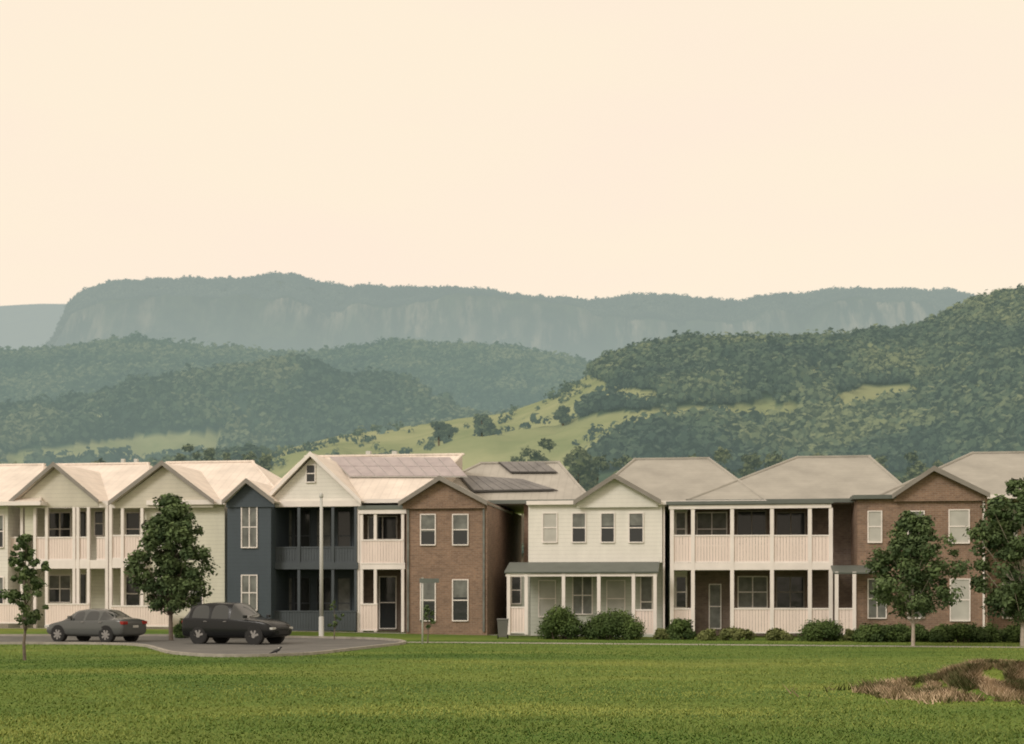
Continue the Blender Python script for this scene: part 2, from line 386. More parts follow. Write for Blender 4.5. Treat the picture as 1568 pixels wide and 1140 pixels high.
h.win('upper_window_a',1068,1112,786,835,2.4,'mid',vert=True); h.win('upper_window_b',1130,1172,784,835,2.4,'glass',vert=True,mid=False,trim='barge'); h.win('upper_window_c',1190,1232,786,835,2.4,'glass',vert=True,mid=False,trim='barge')
h.win('upper_window_d',1036,1049,786,835,1.6,'mid')
h.win('front_door',1087,1103,896,962,2.4,'mid'); h.win('lower_window_a',1131,1174,884,930,2.4,'mid',vert=True); h.win('lower_window_b',1190,1230,884,930,2.4,'glass',vert=True,trim='barge'); h.win('lower_window_c',1036,1050,884,930,1.6,'glass')
h=House('brick_house',1430)
h.wall('front_walls',1313,1512,760,-0.6,12,MAT['brick'])
h.wall('right_walls',1512,1760,758,2.4,12,MAT['brick'])
h.hip('roof',1345,1800,758,0.6,13,1490,1680,693,'roof_t','white',vR=7)
h.gable('front_gable',1366,1516,758,1430,715,-1.1,7,'roof_t','brick')
h.boxes('eaves',[h.pb(1306,1372,758,764,-0.9,1.5)],MAT['gut'])
h.win('upper_window_a',1330,1349,784,830,-0.6,'blind'); h.win('upper_window_b',1391,1414,784,830,-0.6,'mid'); h.win('upper_window_c',1454,1483,782,831,-0.6,'blind')
h.win('lower_window_a',1330,1356,888,946,-0.6,'mid',vert=True); h.win('lower_window_b',1391,1414,890,946,-0.6,'mid'); h.win('lower_window_c',1456,1484,888,950,-0.6,'blind')
a,b=U(1276,-2.0),U(1344,-2.0); z0=Z(1310,877,-2.0); z1=Z(1310,866,-0.6)
h.add('porch_roof',[(a,-2.0,z0),(b,-2.0,z0),(b,-0.61,z1),(a,-0.61,z1)],[(0,1,2,3)],MAT['gut'],0.06)
h.posts('porch_posts',[1281,1308],876,974,-1.9,0.15); h.rail('porch_fence',1283,1306,932,972,-1.9)
h.win('right_upper_window',1536,1556,782,830,2.4,'blind'); h.win('right_lower_window',1536,1556,888,946,2.4,'mid')
h.boxes('corner_downpipe',[h.pb(1505,1508,762,975,-0.68,0.07)],MAT['white'])

# ================================================================ GROUND
def axis(lo,hi,step,far,neg):
    a=list(np.arange(lo,hi,step)); d=step
    x=hi
    while x<far: a.append(x); d*=1.35; x+=d
    a.append(far); d=step; x=lo-step; b=[]
    while x>neg: b.append(x); d*=1.35; x-=d
    b.append(neg); return np.array(sorted(b)+a)
xs=axis(-34,34,0.25,9000,-9000); ys=axis(6,76,0.25,9000,-400)
X,Y=np.meshgrid(xs,ys); Zg=ground_z(X,Y)
V=np.stack([X.ravel(),Y.ravel(),Zg.ravel()],1); nx_=len(xs); ny_=len(ys)
I=(np.arange(ny_-1)[:,None]*nx_+np.arange(nx_-1)[None,:]).ravel()
Fc=np.stack([I,I+1,I+nx_+1,I+nx_],1)
m=M('lawn'); p=m.pos()
n1=m.noise(m.scalev(p,0.07,0.20,1),1.0,5,0.6); n2=m.noise(p,1.0,6,0.65); n3=m.noise(p,14,4,0.7)
c=m.ramp(n1,[(0.34,(0.070,0.130,0.026,1)),(0.5,(0.115,0.178,0.034,1)),(0.68,(0.185,0.220,0.050,1))])
c=m.mix(0.65,c,m.ramp(n2,[(0.3,(0.70,0.74,0.70,1)),(0.7,(1.22,1.18,1.2,1))]),'MULTIPLY')
c=m.mix(0.5,c,m.ramp(n3,[(0.3,(0.68,0.7,0.68,1)),(0.7,(1.3,1.3,1.3,1))]),'MULTIPLY')
m.col(c); m.rough(0.95); m.b.inputs['Specular IOR Level'].default_value=0.1; m.bump(n3,0.4,0.03)
mesh_np('ground',V,Fc,m.m,smooth=True)

def gp(px,py):
    y=F*EH/(py-HY); return ((px-CX)/F*y,y)
def sheet(name,pts,dz,mat):
    me=bpy.data.meshes.new(name); bm=bmesh.new(); vs=[bm.verts.new((x,y,0)) for x,y in pts]
    bm.faces.new(vs); bmesh.ops.triangulate(bm,faces=bm.faces[:])
    bmesh.ops.subdivide_edges(bm,edges=bm.edges[:],cuts=3,use_grid_fill=True)
    for v in bm.verts: v.co.z=float(ground_z(v.co.x,v.co.y))+dz
    for f in bm.faces:
        f.normal_update()
        if f.normal.z<0: f.normal_flip()
    bm.to_mesh(me); bm.free(); me.materials.append(mat); o=bpy.data.objects.new(name,me); sc.collection.objects.link(o); return o
def strip(name,pts,w,h,mat):
    V=[];Fc=[]
    n=len(pts)
    for i,(x,y) in enumerate(pts):
        a=Vector(pts[max(i-1,0)]); b=Vector(pts[min(i+1,n-1)]); t=(b-a).normalized(); nn=Vector((-t.y,t.x))*w/2
        z=float(ground_z(x,y))
        V+=[(x-nn.x,y-nn.y,z-0.05),(x-nn.x,y-nn.y,z+h),(x+nn.x,y+nn.y,z+h),(x+nn.x,y+nn.y,z-0.05)]
    for i in range(n-1):
        k=4*i
        for j in range(3): Fc.append((k+j,k+j+1,k+5+j,k+4+j))
    return mk(name,V,Fc,mat)
def smoothline(pts,n=8):
    out=[]
    P=[pts[0]]+pts+[pts[-1]]
    for i in range(1,len(P)-2):
        for j in range(n):
            t=j/n; a,b,c_,d=[np.array(P[i+k]) for k in (-1,0,1,2)]
            q=0.5*((2*b)+(-a+c_)*t+(2*a-5*b+4*c_-d)*t*t+(-a+3*b-3*c_+d)*t**3); out.append(tuple(q))
    out.append(tuple(pts[-1])); return out
m=M('asphalt'); p=m.pos(); n_=m.noise(p,0.6,6); n2=m.noise(p,30,3)
m.col(m.mix(0.5,m.ramp(n_,[(0.3,(0.095,0.095,0.088,1)),(0.7,(0.155,0.148,0.137,1))]),m.ramp(n2,[(0.3,(0.7,0.7,0.7,1)),(0.7,(1.3,1.3,1.3,1))]),'MULTIPLY')); m.rough(0.9); MAT['asph']=m.m
near=smoothline([gp(-400,987),gp(0,987),gp(150,987.5),gp(215,990),gp(245,997),gp(275,1004),gp(330,1007.5),gp(430,1006),gp(510,999),gp(575,992),gp(618,986.5),gp(610,982.5)],6)
far_=smoothline([gp(610,982.5),gp(540,979),gp(300,977.5),gp(0,977.5),gp(-400,977.5)],6)
sheet('road',near+far_[1:-1]+[gp(-400,977.5)],0.006,MAT['asph'])
strip('kerb',near,0.15,0.09,MAT['conc']); strip('kerb',far_,0.15,0.09,MAT['conc'])
fp=[gp(622,984)]+[gp(x,984+(x-655)*0.0085) for x in range(700,1900,60)]
strip('footpath',fp,1.0,0.012,MAT['conc'])
strip('footpath',[gp(x,972.5+ (x/1700)*4) for x in range(-300,1000,60)],0.9,0.012,MAT['conc'])

# grass blades in one mesh
n=170000
y=16.5*np.exp(RNG.random(n)*math.log(60/16.5)); x=(RNG.random(n)-0.5)*y*0.80
tuft=fbm(x*0.8,y*0.8,3)
hh=(0.012+0.03*RNG.random(n))*(0.5+tuft); z=ground_z(x,y)
ang=RNG.random(n)*6.283; w=0.010+0.012*RNG.random(n); dx=np.cos(ang)*w; dy=np.sin(ang)*w
lx=(RNG.random(n)-0.5)*0.09; ly=(RNG.random(n)-0.5)*0.09
V=np.empty((n,3,3)); V[:,0]=np.stack([x-dx,y-dy,z-0.005],1); V[:,1]=np.stack([x+dx,y+dy,z-0.005],1); V[:,2]=np.stack([x+lx,y+ly,z+hh],1)
def inroad(x,y):
    poly=near+far_; px_=np.array([q[0] for q in poly]); py_=np.array([q[1] for q in poly]); ins=np.zeros(len(x),bool); j=len(poly)-1
    for i in range(len(poly)):
        cnd=((py_[i]>y)!=(py_[j]>y)); xi=(px_[j]-px_[i])*(y-py_[i])/((py_[j]-py_[i])+1e-9)+px_[i]; ins^=(cnd&(x<xi)); j=i
    return ins
keep=~inroad(x,y); V=V[keep]; n=len(V)
pat=fbm(x*0.10+9,y*0.26+4,4)
far_dark=0.22*sm((y-26)/9)
val=np.repeat(np.clip(0.34+0.38*RNG.random(n)+1.7*(pat[keep]-0.5)+0.3*(tuft[keep]-0.5)-far_dark[keep],0,1),3)
mesh_np('grass',V.reshape(-1,3),np.arange(n*3).reshape(n,3),foliage('grass_blades',(0.075,0.14,0.028,1),(0.28,0.315,0.080,1)),val)

# dry grass mound
n=60000
x=MX+RNG.normal(0,1.15,n); y=MY-0.15+RNG.normal(0,0.66,n); dens=fbm(x*1.9,y*1.9,3); rr=((x-MX)/2.1)**2+((y-MY)/1.3)**2
k=(dens>0.34+0.10*rr); x=x[k];y=y[k];dens=dens[k]; n=len(x); z=ground_z(x,y)
L=(0.04+0.15*RNG.random(n))*(0.4+dens*1.2); a=RNG.random(n)*6.283; lx=np.cos(a)*L*0.8; ly=np.sin(a)*L*0.8; w=0.008+0.012*RNG.random(n)
V=np.empty((n,3,3)); V[:,0]=np.stack([x-w,y,z],1); V[:,1]=np.stack([x+w,y,z],1); V[:,2]=np.stack([x+lx,y+ly,z+L*0.9],1)
pt=fbm(x*2.2+3,y*2.2,3)
mesh_np('dry_grass_mound',V.reshape(-1,3),np.arange(n*3).reshape(n,3),foliage('dry_grass',(0.075,0.085,0.03,1),(0.52,0.40,0.27,1),mid=(0.25,0.185,0.11,1)),np.repeat(np.clip(0.5+(pt-0.5)*2.4+RNG.normal(0,0.16,n),0,1),3))

# ================================================================ FOLIAGE
def leaves(cent,sig,nper,size,dark=None):
    k=len(cent); c=np.repeat(cent,nper,0); s=np.repeat(sig,nper)[:,None]
    d=RNG.normal(size=(k*nper,3)); d/=np.linalg.norm(d,axis=1)[:,None]+1e-6
    r=RNG.random((k*nper,1))**0.5*(0.8+0.45*RNG.random((k*nper,1)))
    p=c+d*r*s*np.array([1,1,0.8])
    nrm=d*0.8+RNG.normal(size=d.shape)*0.5+np.array([0,0,0.5]); nrm/=np.linalg.norm(nrm,axis=1)[:,None]
    a=np.cross(nrm,RNG.normal(size=d.shape)); a/=np.linalg.norm(a,axis=1)[:,None]+1e-6; b=np.cross(nrm,a)
    sz=(size*(0.6+0.8*RNG.random(len(p))))[:,None]
    V=np.stack([p-a*sz,p-b*sz*0.55,p+a*sz,p+b*sz*0.55],1)
    cv=np.repeat(RNG.random(k),nper) if dark is None else np.repeat(dark,nper)
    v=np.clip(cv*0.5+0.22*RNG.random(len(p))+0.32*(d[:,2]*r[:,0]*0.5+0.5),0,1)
    return V.reshape(-1,3),np.repeat(v,4)
MAT['bark']=paint('bark',(0.15,0.12,0.095,1),0.9,0.3,8)
MAT['bark_p']=paint('pale_bark',(0.42,0.36,0.30,1),0.9,0.2,8)
LF=foliage('street_tree_leaves',(0.024,0.048,0.022,1),(0.145,0.20,0.08,1))
LF2=foliage('shrub_leaves',(0.022,0.045,0.018,1),(0.12,0.175,0.05,1))
LF3=foliage('light_shrub_leaves',(0.06,0.08,0.025,1),(0.22,0.24,0.09,1))
def tree(name,px,d,H,cb,R,nc=70,nper=110,leaf=0.085,shape='ovoid',lean=0.0,bark='bark',tr=0.09,mat=None):
    x=(px-CX)/F*d; z=float(ground_z(x,d)); e=empty(name,(x,d,z))
    t=RNG.random(nc)**1.05
    if shape=='ovoid': pr=np.sin(np.pi*np.clip(t*0.97+0.03,0,1)**0.60)**0.7*0.9+0.10
    else: pr=np.sqrt(np.clip(1-(2*t-1)**2,0,1))*0.9+0.12
    an=RNG.random(nc)*6.283; rr=np.sqrt(RNG.random(nc))*R*pr*0.86*(0.70+0.62*RNG.random(nc))
    cz=cb+(H-cb)*(0.05+0.90*t)
    cent=np.stack([np.cos(an)*rr+lean*cz,np.sin(an)*rr,cz],1)
    sig=R*(0.11+0.19*RNG.random(nc))*(1-0.35*t)
    V,val=leaves(cent,sig,nper,leaf)
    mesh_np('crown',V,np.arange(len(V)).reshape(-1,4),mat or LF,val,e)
    V=[];Fc=[]; segs=6; pv=np.array([0,0,-0.1]); rad=tr
    pts=[pv]
    for i in range(segs):
        q=np.array([lean*(i+1)*H*0.13+random.uniform(-.03,.03),random.uniform(-.03,.03),H*0.82*(i+1)/segs]); nr=tr*(1-0.8*(i+1)/segs)
        tube(V,Fc,pv,q,rad,nr,8); pv=q; rad=nr; pts.append(q)
    for i in range(0,nc,3):
        c_=cent[i]; zz=max(cb*0.85,c_[2]-0.25*H*(0.4+rr[i]/R)); f=min(max(zz/(H*0.82)*segs,0),segs-0.01); k=int(f); a=pts[k]+(pts[k+1]-pts[k])*(f-k)
        mid=(a+c_)/2+np.array([0,0,-0.05*R]); tube(V,Fc,a,mid,tr*0.25,tr*0.15,5); tube(V,Fc,mid,c_,tr*0.15,tr*0.05,5)
    mk('trunk_and_limbs',V,Fc,MAT[bark],e,True); return e
def bush(name,px0,px1,pytop,d,depth=1.2,mat=None,nper=420,nc=26,leaf=0.05,squ=0.5):
    x0,x1=(px0-CX)/F*d,(px1-CX)/F*d; xc=(x0+x1)/2; zg=float(ground_z(xc,d)); H=EH+(HY-pytop)*d/F-zg; e=empty(name,(xc,d,zg)); w=(x1-x0)/2
    a=RNG.uniform(-1,1,nc); b=RNG.uniform(-1,1,nc); hh=RNG.random(nc)
    rad=min(H*0.42,w*0.5); env=(1-np.abs(a)**(1/squ+0.8))
    cent=np.stack([a*(w-rad*0.7),b*depth/2,rad*0.5+(H-rad*1.3)*hh*np.clip(env+0.15,0,1)],1)
    sig=rad*(0.70+0.35*RNG.random(nc))
    V,val=leaves(cent,sig,nper,leaf); V[:,2]=np.maximum(V[:,2],0.0)
    mesh_np('foliage',V,np.arange(len(V)).reshape(-1,4),mat or LF2,val,e)
    Vt=[];Ft=[]
    for i in range(0,nc,2): tube(Vt,Ft,(cent[i][0]*0.6,cent[i][1]*0.6,-0.05),cent[i],0.025,0.01,5)
    mk('stems',Vt,Ft,MAT['bark'],e)
tree('street_tree',38,41.7,3.75,0.95,0.78,66,85,0.055,tr=0.05)
tree('street_tree',262,60,6.15,1.2,1.9,160,125,0.085,tr=0.10)
tree('sapling_tree',655,56.5,1.6,0.55,0.42,16,70,0.055,tr=0.03)
tree('street_tree',1398,52.8,5.0,0.95,1.92,150,100,0.075,tr=0.07,bark='bark_p')
tree('street_tree',1566,53.0,6.3,0.95,2.0,150,120,0.085,shape='round',tr=0.10,bark='bark_p')
tree('sapling_tree',512,61,1.7,0.5,0.35,14,70,0.05,tr=0.03)
bush('shrub',823,893,925,62,1.6,nc=34); bush('shrub',886,985,929,61.5,1.6,nc=46); bush('shrub',1021,1062,945,61.5,1.0)
bush('shrub',1224,1292,942,59,1.2,nc=30)
bush('hedge',1308,1425,952,58,1.0,nc=60,squ=0.15); bush('hedge',1420,1535,953,57.5,1.0,nc=60,squ=0.15); bush('hedge',1530,1640,950,57.5,1.0,nc=50,squ=0.15)
for (a,b,t) in ((1068,1100,962),(1098,1160,958),(1165,1212,960),(1290,1312,962)): bush('flower_shrub',a,b,t,60,0.8,LF3,260,16)
bush('shrub',268,292,945,62.5,0.8)
bush('shrub',1000,1024,962,61.5,0.5,LF3,200,10)

# ================================================================ HILLS
def pinpoly(x,y,poly):
    ins=np.zeros(x.shape,bool); j=len(poly)-1
    for i in range(len(poly)):
        xi,yi=poly[i]; xj,yj=poly[j]; c_=((yi>y)!=(yj>y)); ins^=(c_&(x<(xj-xi)*(y-yi)/((yj-yi)+1e-9)+xi)); j=i
    return ins
def hill(name,prof,y0,y1,pxr,nx,nt,pw,amp,nsc,mat,fields=(),rough=0,seed=0,cliff=False,drop=0):
    pa=np.array(prof,float); pa[:,1]+=drop; px=np.linspace(pxr[0],pxr[1],nx); H=np.interp(px,pa[:,0],pa[:,1])
    ker=np.hanning(7); ker/=ker.sum(); H=np.convolve(np.pad(H,3,'edge'),ker,'valid')
    tf=np.linspace(0,1,nt); tb=np.linspace(1,1.6,8)[1:]; t=np.concatenate([tf,tb])
    T,PX=np.meshgrid(t,px,indexing='ij'); HH=np.tile(H,(len(t),1))
    Y=y0+(y1-y0)*T; X=(PX-CX)/F*Y; zr=EH+(HY-HH)*y1/F
    if cliff:
        wob=(fbm(X/90+3,X*0+2,4)-0.5)*0.12
        tc=np.clip(T+wob,0,1)
        s=np.interp(tc,[0,0.35,0.70,0.78,0.82,1.0],[0,0.30,0.68,0.77,0.885,0.965]); s=np.where(T>0.90,s+(1-s)*np.clip((T-0.90)/0.10,0,1),s)
        s=np.where(T<=1,s,1-(np.clip(T,1,2)-1)*0.9)
    else: s=np.where(T<=1,np.clip(T,0,1)**pw,1-(np.clip(T,1,2)-1)*0.9)
    env=np.clip(T,0,1)*np.clip(1.02-T,0,1)*4; env=np.where(T>1,0,env)
    nz=fbm(X/nsc+seed,Y/nsc+seed*2,5)-0.5; rid=np.abs(fbm(X/(nsc*0.6)+seed+7,Y/(nsc*1.6)+3,4)-0.5)*2
    Zz=zr*s+env*amp*(nz*1.6-rid*0.5)
    if rough: Zz=Zz+(fbm(X/rough,Y/rough,3)-0.5)*rough*0.42*np.clip(T*3,0,1)
    PY=HY-(Zz-EH)/Y*F
    fm=np.zeros(PX.shape)
    jx=(fbm(X/45,Y/45,4)-0.5)
    for poly in fields: fm[pinpoly(PX+jx*34,PY+jx*12,poly)]=1
    n0,n1=PX.shape; I=(np.arange(n0-1)[:,None]*n1+np.arange(n1-1)[None,:]).ravel(); Fc=np.stack([I,I+1,I+n1+1,I+n1],1)
    mesh_np(name,np.stack([X.ravel(),Y.ravel(),Zz.ravel()],1),Fc,mat,fm.ravel(),smooth=True)
    return X,Y,Zz,PX,PY,fm,nt
def forest(name,g,n,r0,r1,mat,fieldp=0.0,tmin=0.0,tmax=1.02,k=16,q=0.40,con=1.5):
    X,Y,Zz,PX,PY,fm,nt=g; n0,n1=X.shape
    i=np.sqrt(RNG.random(n)*(tmax**2-tmin**2)+tmin**2)*(nt-1); i=np.clip(i,0,n0-2.001); j=RNG.random(n)*(n1-1.001)
    a=i.astype(int); b=j.astype(int); fi=i-a; fj=j-b
    def bl(A): return (A[a,b]*(1-fi)+A[a+1,b]*fi)*(1-fj)+(A[a,b+1]*(1-fi)+A[a+1,b+1]*fi)*fj
    x,y,z,f,py=bl(X),bl(Y),bl(Zz),bl(fm),bl(PY)
    kk=(f<0.15)|(RNG.random(n)<fieldp*(0.2+3.5*(fbm(x/40,y/40,2)>0.58))); kk&=(py<725)
    x,y,z,f=x[kk],y[kk],z[kk],f[kk]; n=len(x)
    r=(r0+(r1-r0)*RNG.random(n)**1.6); r=np.where(f>0.15,r*0.75,r)
    pt=fbm(x/48+3,y/48+8,4); pt2=fbm(x/170+1,y/170+5,2); val=0.46+(pt-0.5)*con+(pt2-0.5)*0.8+RNG.normal(0,0.11,n)
    d=RNG.normal(size=(n,k,3)); d[:,:,2]=np.abs(d[:,:,2])*0.9-0.25; d/=np.linalg.norm(d,axis=2)[:,:,None]
    sx=r*(0.8+0.4*RNG.random(n)); sz=r*(0.8+0.7*RNG.random(n))
    p=np.stack([x,y,z+sz*0.55],1)[:,None,:]+d*np.stack([sx,sx,sz],1)[:,None,:]*(0.7+0.4*RNG.random((n,k,1)))
    nr=d+RNG.normal(size=d.shape)*0.25; nr/=np.linalg.norm(nr,axis=2)[:,:,None]
    A=np.cross(nr,RNG.normal(size=d.shape)); A/=np.linalg.norm(A,axis=2)[:,:,None]+1e-6; B=np.cross(nr,A)
    s_=(r[:,None]*q*(0.7+0.6*RNG.random((n,k))))[:,:,None]
    V=np.stack([p-A*s_,p-B*s_*0.8,p+A*s_,p+B*s_*0.8],2)
    vv=np.clip(val[:,None]+(d[:,:,2]-0.3)*0.28+RNG.normal(0,0.06,(n,k)),0,1)  # crown shading painted into leaf value: lighter tops, darker gaps below
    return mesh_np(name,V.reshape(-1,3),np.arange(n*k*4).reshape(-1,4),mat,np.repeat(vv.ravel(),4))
def hillmat(name,g1,g2,f1,f2,hz,hc,rock=False,zlo=0,zhi=100,hz_lo=None):
    m=M(name); p=m.pos(); a=m.n.new('ShaderNodeAttribute'); a.attribute_name='val'
    n1=m.noise(p,0.012 if rock else 0.02,6,0.65); n2=m.noise(m.scalev(p,1,1,0.6),0.07,4,0.7)
    c=m.ramp(n1,[(0.35,g1),(0.65,g2)]); c=m.mix(0.6,c,m.ramp(n2,[(0.3,(0.5,0.5,0.5,1)),(0.7,(1.4,1.4,1.4,1))]),'MULTIPLY')
    n4=m.noise(p,0.018,6,0.65); fc=m.ramp(n4,[(0.3,f1),(0.7,f2)]); c=m.mix(a.outputs['Fac'],c,fc)
    sp=m.n.new('ShaderNodeSeparateXYZ'); m.ln(p,sp.inputs[0])
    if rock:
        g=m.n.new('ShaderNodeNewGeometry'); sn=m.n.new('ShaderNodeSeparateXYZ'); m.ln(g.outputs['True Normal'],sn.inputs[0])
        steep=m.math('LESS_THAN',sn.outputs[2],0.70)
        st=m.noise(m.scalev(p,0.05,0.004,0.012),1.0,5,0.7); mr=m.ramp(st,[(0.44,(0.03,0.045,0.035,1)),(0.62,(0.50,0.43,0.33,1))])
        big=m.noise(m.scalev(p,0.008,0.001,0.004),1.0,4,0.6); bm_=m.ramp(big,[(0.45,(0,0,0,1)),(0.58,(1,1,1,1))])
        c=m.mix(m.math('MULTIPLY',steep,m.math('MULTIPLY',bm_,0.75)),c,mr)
    m.col(c); m.rough(1.0); m.b.inputs['Specular IOR Level'].default_value=0.0
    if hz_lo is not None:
        b=m.n.new('ShaderNodeMapRange'); m.ln(sp.outputs[2],b.inputs[0]); b.inputs[1].default_value=zlo; b.inputs[2].default_value=zhi; b.inputs[3].default_value=hz_lo; b.inputs[4].default_value=hz  # painted haze strength varies with world height
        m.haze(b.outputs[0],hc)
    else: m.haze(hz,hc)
    return m.m
G1=(0.024,0.045,0.028,1); G2=(0.06,0.09,0.048,1); P1=(0.20,0.235,0.10,1); P2=(0.37,0.37,0.19,1)
HE=lin((159,171,165))  # paler emission colour for the haze painted on the escarpment
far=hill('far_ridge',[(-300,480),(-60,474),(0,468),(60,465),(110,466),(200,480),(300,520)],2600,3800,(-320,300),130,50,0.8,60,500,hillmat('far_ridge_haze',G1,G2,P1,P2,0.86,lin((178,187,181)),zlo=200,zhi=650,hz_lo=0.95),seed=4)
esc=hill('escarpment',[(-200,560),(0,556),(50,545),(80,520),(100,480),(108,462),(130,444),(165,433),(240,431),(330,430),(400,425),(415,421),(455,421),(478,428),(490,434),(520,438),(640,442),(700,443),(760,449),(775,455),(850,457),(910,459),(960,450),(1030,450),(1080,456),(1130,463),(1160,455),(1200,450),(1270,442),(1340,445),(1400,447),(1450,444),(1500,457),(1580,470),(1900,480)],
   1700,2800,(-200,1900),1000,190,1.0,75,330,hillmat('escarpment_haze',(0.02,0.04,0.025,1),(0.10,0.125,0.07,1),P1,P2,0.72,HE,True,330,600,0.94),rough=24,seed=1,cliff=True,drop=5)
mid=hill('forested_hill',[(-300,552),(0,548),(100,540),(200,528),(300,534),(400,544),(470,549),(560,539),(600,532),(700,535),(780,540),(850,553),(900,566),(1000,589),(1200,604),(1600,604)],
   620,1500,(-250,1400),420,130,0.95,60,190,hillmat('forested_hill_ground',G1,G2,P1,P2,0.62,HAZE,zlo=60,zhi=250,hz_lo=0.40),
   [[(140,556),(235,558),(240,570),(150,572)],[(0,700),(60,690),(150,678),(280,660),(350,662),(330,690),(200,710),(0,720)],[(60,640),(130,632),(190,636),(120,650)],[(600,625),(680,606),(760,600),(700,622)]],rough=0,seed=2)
nearh=hill('pasture_hill',[(100,740),(300,712),(430,692),(520,668),(640,652),(700,643),(780,632),(850,608),(880,588),(930,555),(980,540),(1050,526),(1150,525),(1280,524),(1380,515),(1420,507),(1450,492),(1500,469),(1568,452),(1700,429),(1900,404)],
   300,950,(120,1850),420,130,0.95,30,150,hillmat('pasture_hill_ground',G1,G2,P1,P2,0.24,HAZE),
   [[(400,800),(400,690),(520,650),(640,630),(780,610),(850,595),(895,570),(935,590),(1005,600),(995,616),(910,622),(870,645),(835,658),(740,672),(710,690),(690,800)],
    [(640,800),(700,678),(760,664),(850,650),(885,640),(1000,628),(1120,620),(1215,616),(1215,644),(1060,658),(935,672),(905,700),(820,800)],
    [(1265,622),(1320,588),(1400,588),(1415,616),(1300,632)],[(1225,580),(1240,566),(1295,562),(1295,580)],[(1070,566),(1090,554),(1140,552),(1140,570)],[(1430,600),(1480,590),(1530,596),(1480,610)]],rough=0,seed=3)
def mats(name,hz,hc,L):
    return foliage(name,(0.022,0.045,0.030,1),L,hz,hc,mid=(0.062,0.096,0.052,1))
# middle hill gets two painted haze strengths: more emission mixed in toward far crest
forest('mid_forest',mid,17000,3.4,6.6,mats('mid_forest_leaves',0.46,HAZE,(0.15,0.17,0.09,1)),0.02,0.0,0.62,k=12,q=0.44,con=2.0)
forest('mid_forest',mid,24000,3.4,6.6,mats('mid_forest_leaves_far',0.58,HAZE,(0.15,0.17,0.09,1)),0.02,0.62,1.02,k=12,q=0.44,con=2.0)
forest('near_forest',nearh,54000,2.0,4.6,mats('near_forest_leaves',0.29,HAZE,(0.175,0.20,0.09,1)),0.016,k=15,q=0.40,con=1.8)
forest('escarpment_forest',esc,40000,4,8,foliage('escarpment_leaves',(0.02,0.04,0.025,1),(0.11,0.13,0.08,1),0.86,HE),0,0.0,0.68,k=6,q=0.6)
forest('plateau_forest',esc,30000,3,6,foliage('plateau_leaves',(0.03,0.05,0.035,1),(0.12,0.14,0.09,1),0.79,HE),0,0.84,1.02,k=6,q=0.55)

# tree line behind the houses
cents=[];sigs=[];dk=[]
Vt=[];Ft=[]
def bgtree(px,pytop,d,wpx):
    x=(px-CX)/F*d; H=EH+(HY-pytop)*d/F; R=wpx/2*d/F; n=34
    t=RNG.random(n); an=RNG.random(n)*6.283; pr=np.sin(np.pi*np.clip(t*0.9+0.08,0,1))**0.6; rr=np.sqrt(RNG.random(n))*R*pr
    base=H*0.35
    for k in range(n):
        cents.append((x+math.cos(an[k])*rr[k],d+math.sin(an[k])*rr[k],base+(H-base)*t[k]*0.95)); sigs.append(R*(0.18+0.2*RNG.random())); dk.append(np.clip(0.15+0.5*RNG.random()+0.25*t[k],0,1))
    tube(Vt,Ft,(x,d,-0.5),(x,d,H*0.85),0.35,0.08,6)
for px,py,w in ((-10,700,50),(20,706,40),(268,688,50),(292,670,46),(318,680,40),(345,690,36),(388,668,52),(408,690,36),(600,690,40),(645,696,40),(800,684,50),(835,668,60),(870,690,50),(885,680,54),(915,690,50),(960,694,50),(1010,692,60),(1060,690,50),(1100,684,60),(1150,690,50),(1190,694,60),(1250,690,50),(1350,694,60),(1400,690,60),(1440,694,50),(1560,690,60),(150,704,50)):
    bgtree(px,py,170+RNG.random()*70,w*1.15)
V,val=leaves(np.array(cents),np.array(sigs),60,0.36,np.array(dk))
tl=empty('distant_tree_line',(0,190,0)); V[:,1]-=190
mesh_np('crowns',V,np.arange(len(V)).reshape(-1,4),foliage('tree_line_leaves',(0.024,0.048,0.028,1),(0.16,0.185,0.085,1),0.16,HAZE),val,tl)
mk('trunks',[(a,b-190,c_) for a,b,c_ in Vt],Ft,MAT['bark'],tl)
cents=[];sigs=[];dk=[];Vt=[];Ft=[]
for px,py,w in ((672,645,22),(688,650,18),(738,630,28),(755,643,22),(862,622,20),(905,652,24),(945,657,26)):
    d=620
    x=(px-CX)/F*d; ztop=EH+(HY-py)*d/F; R=w/2*d/F; 
    for k in range(18):
        cents.append((x+RNG.normal()*R*0.5,d+RNG.normal()*R*0.5,ztop-R*0.4-RNG.random()*R*2.0)); sigs.append(R*0.45); dk.append(RNG.random()*0.6)
    tube(Vt,Ft,(x,d,ztop-R*5),(x,d,ztop-R),0.5,0.3,6)
V,val=leaves(np.array(cents),np.array(sigs),60,0.9,np.array(dk))
tl=empty('pasture_trees',(0,620,0)); V[:,1]-=620
mesh_np('crowns',V,np.arange(len(V)).reshape(-1,4),foliage('pasture_tree_leaves',(0.024,0.05,0.03,1),(0.14,0.17,0.075,1),0.26,HAZE),val,tl)
mk('trunks',[(a,b-620,c_) for a,b,c_ in Vt],Ft,MAT['bark'],tl)

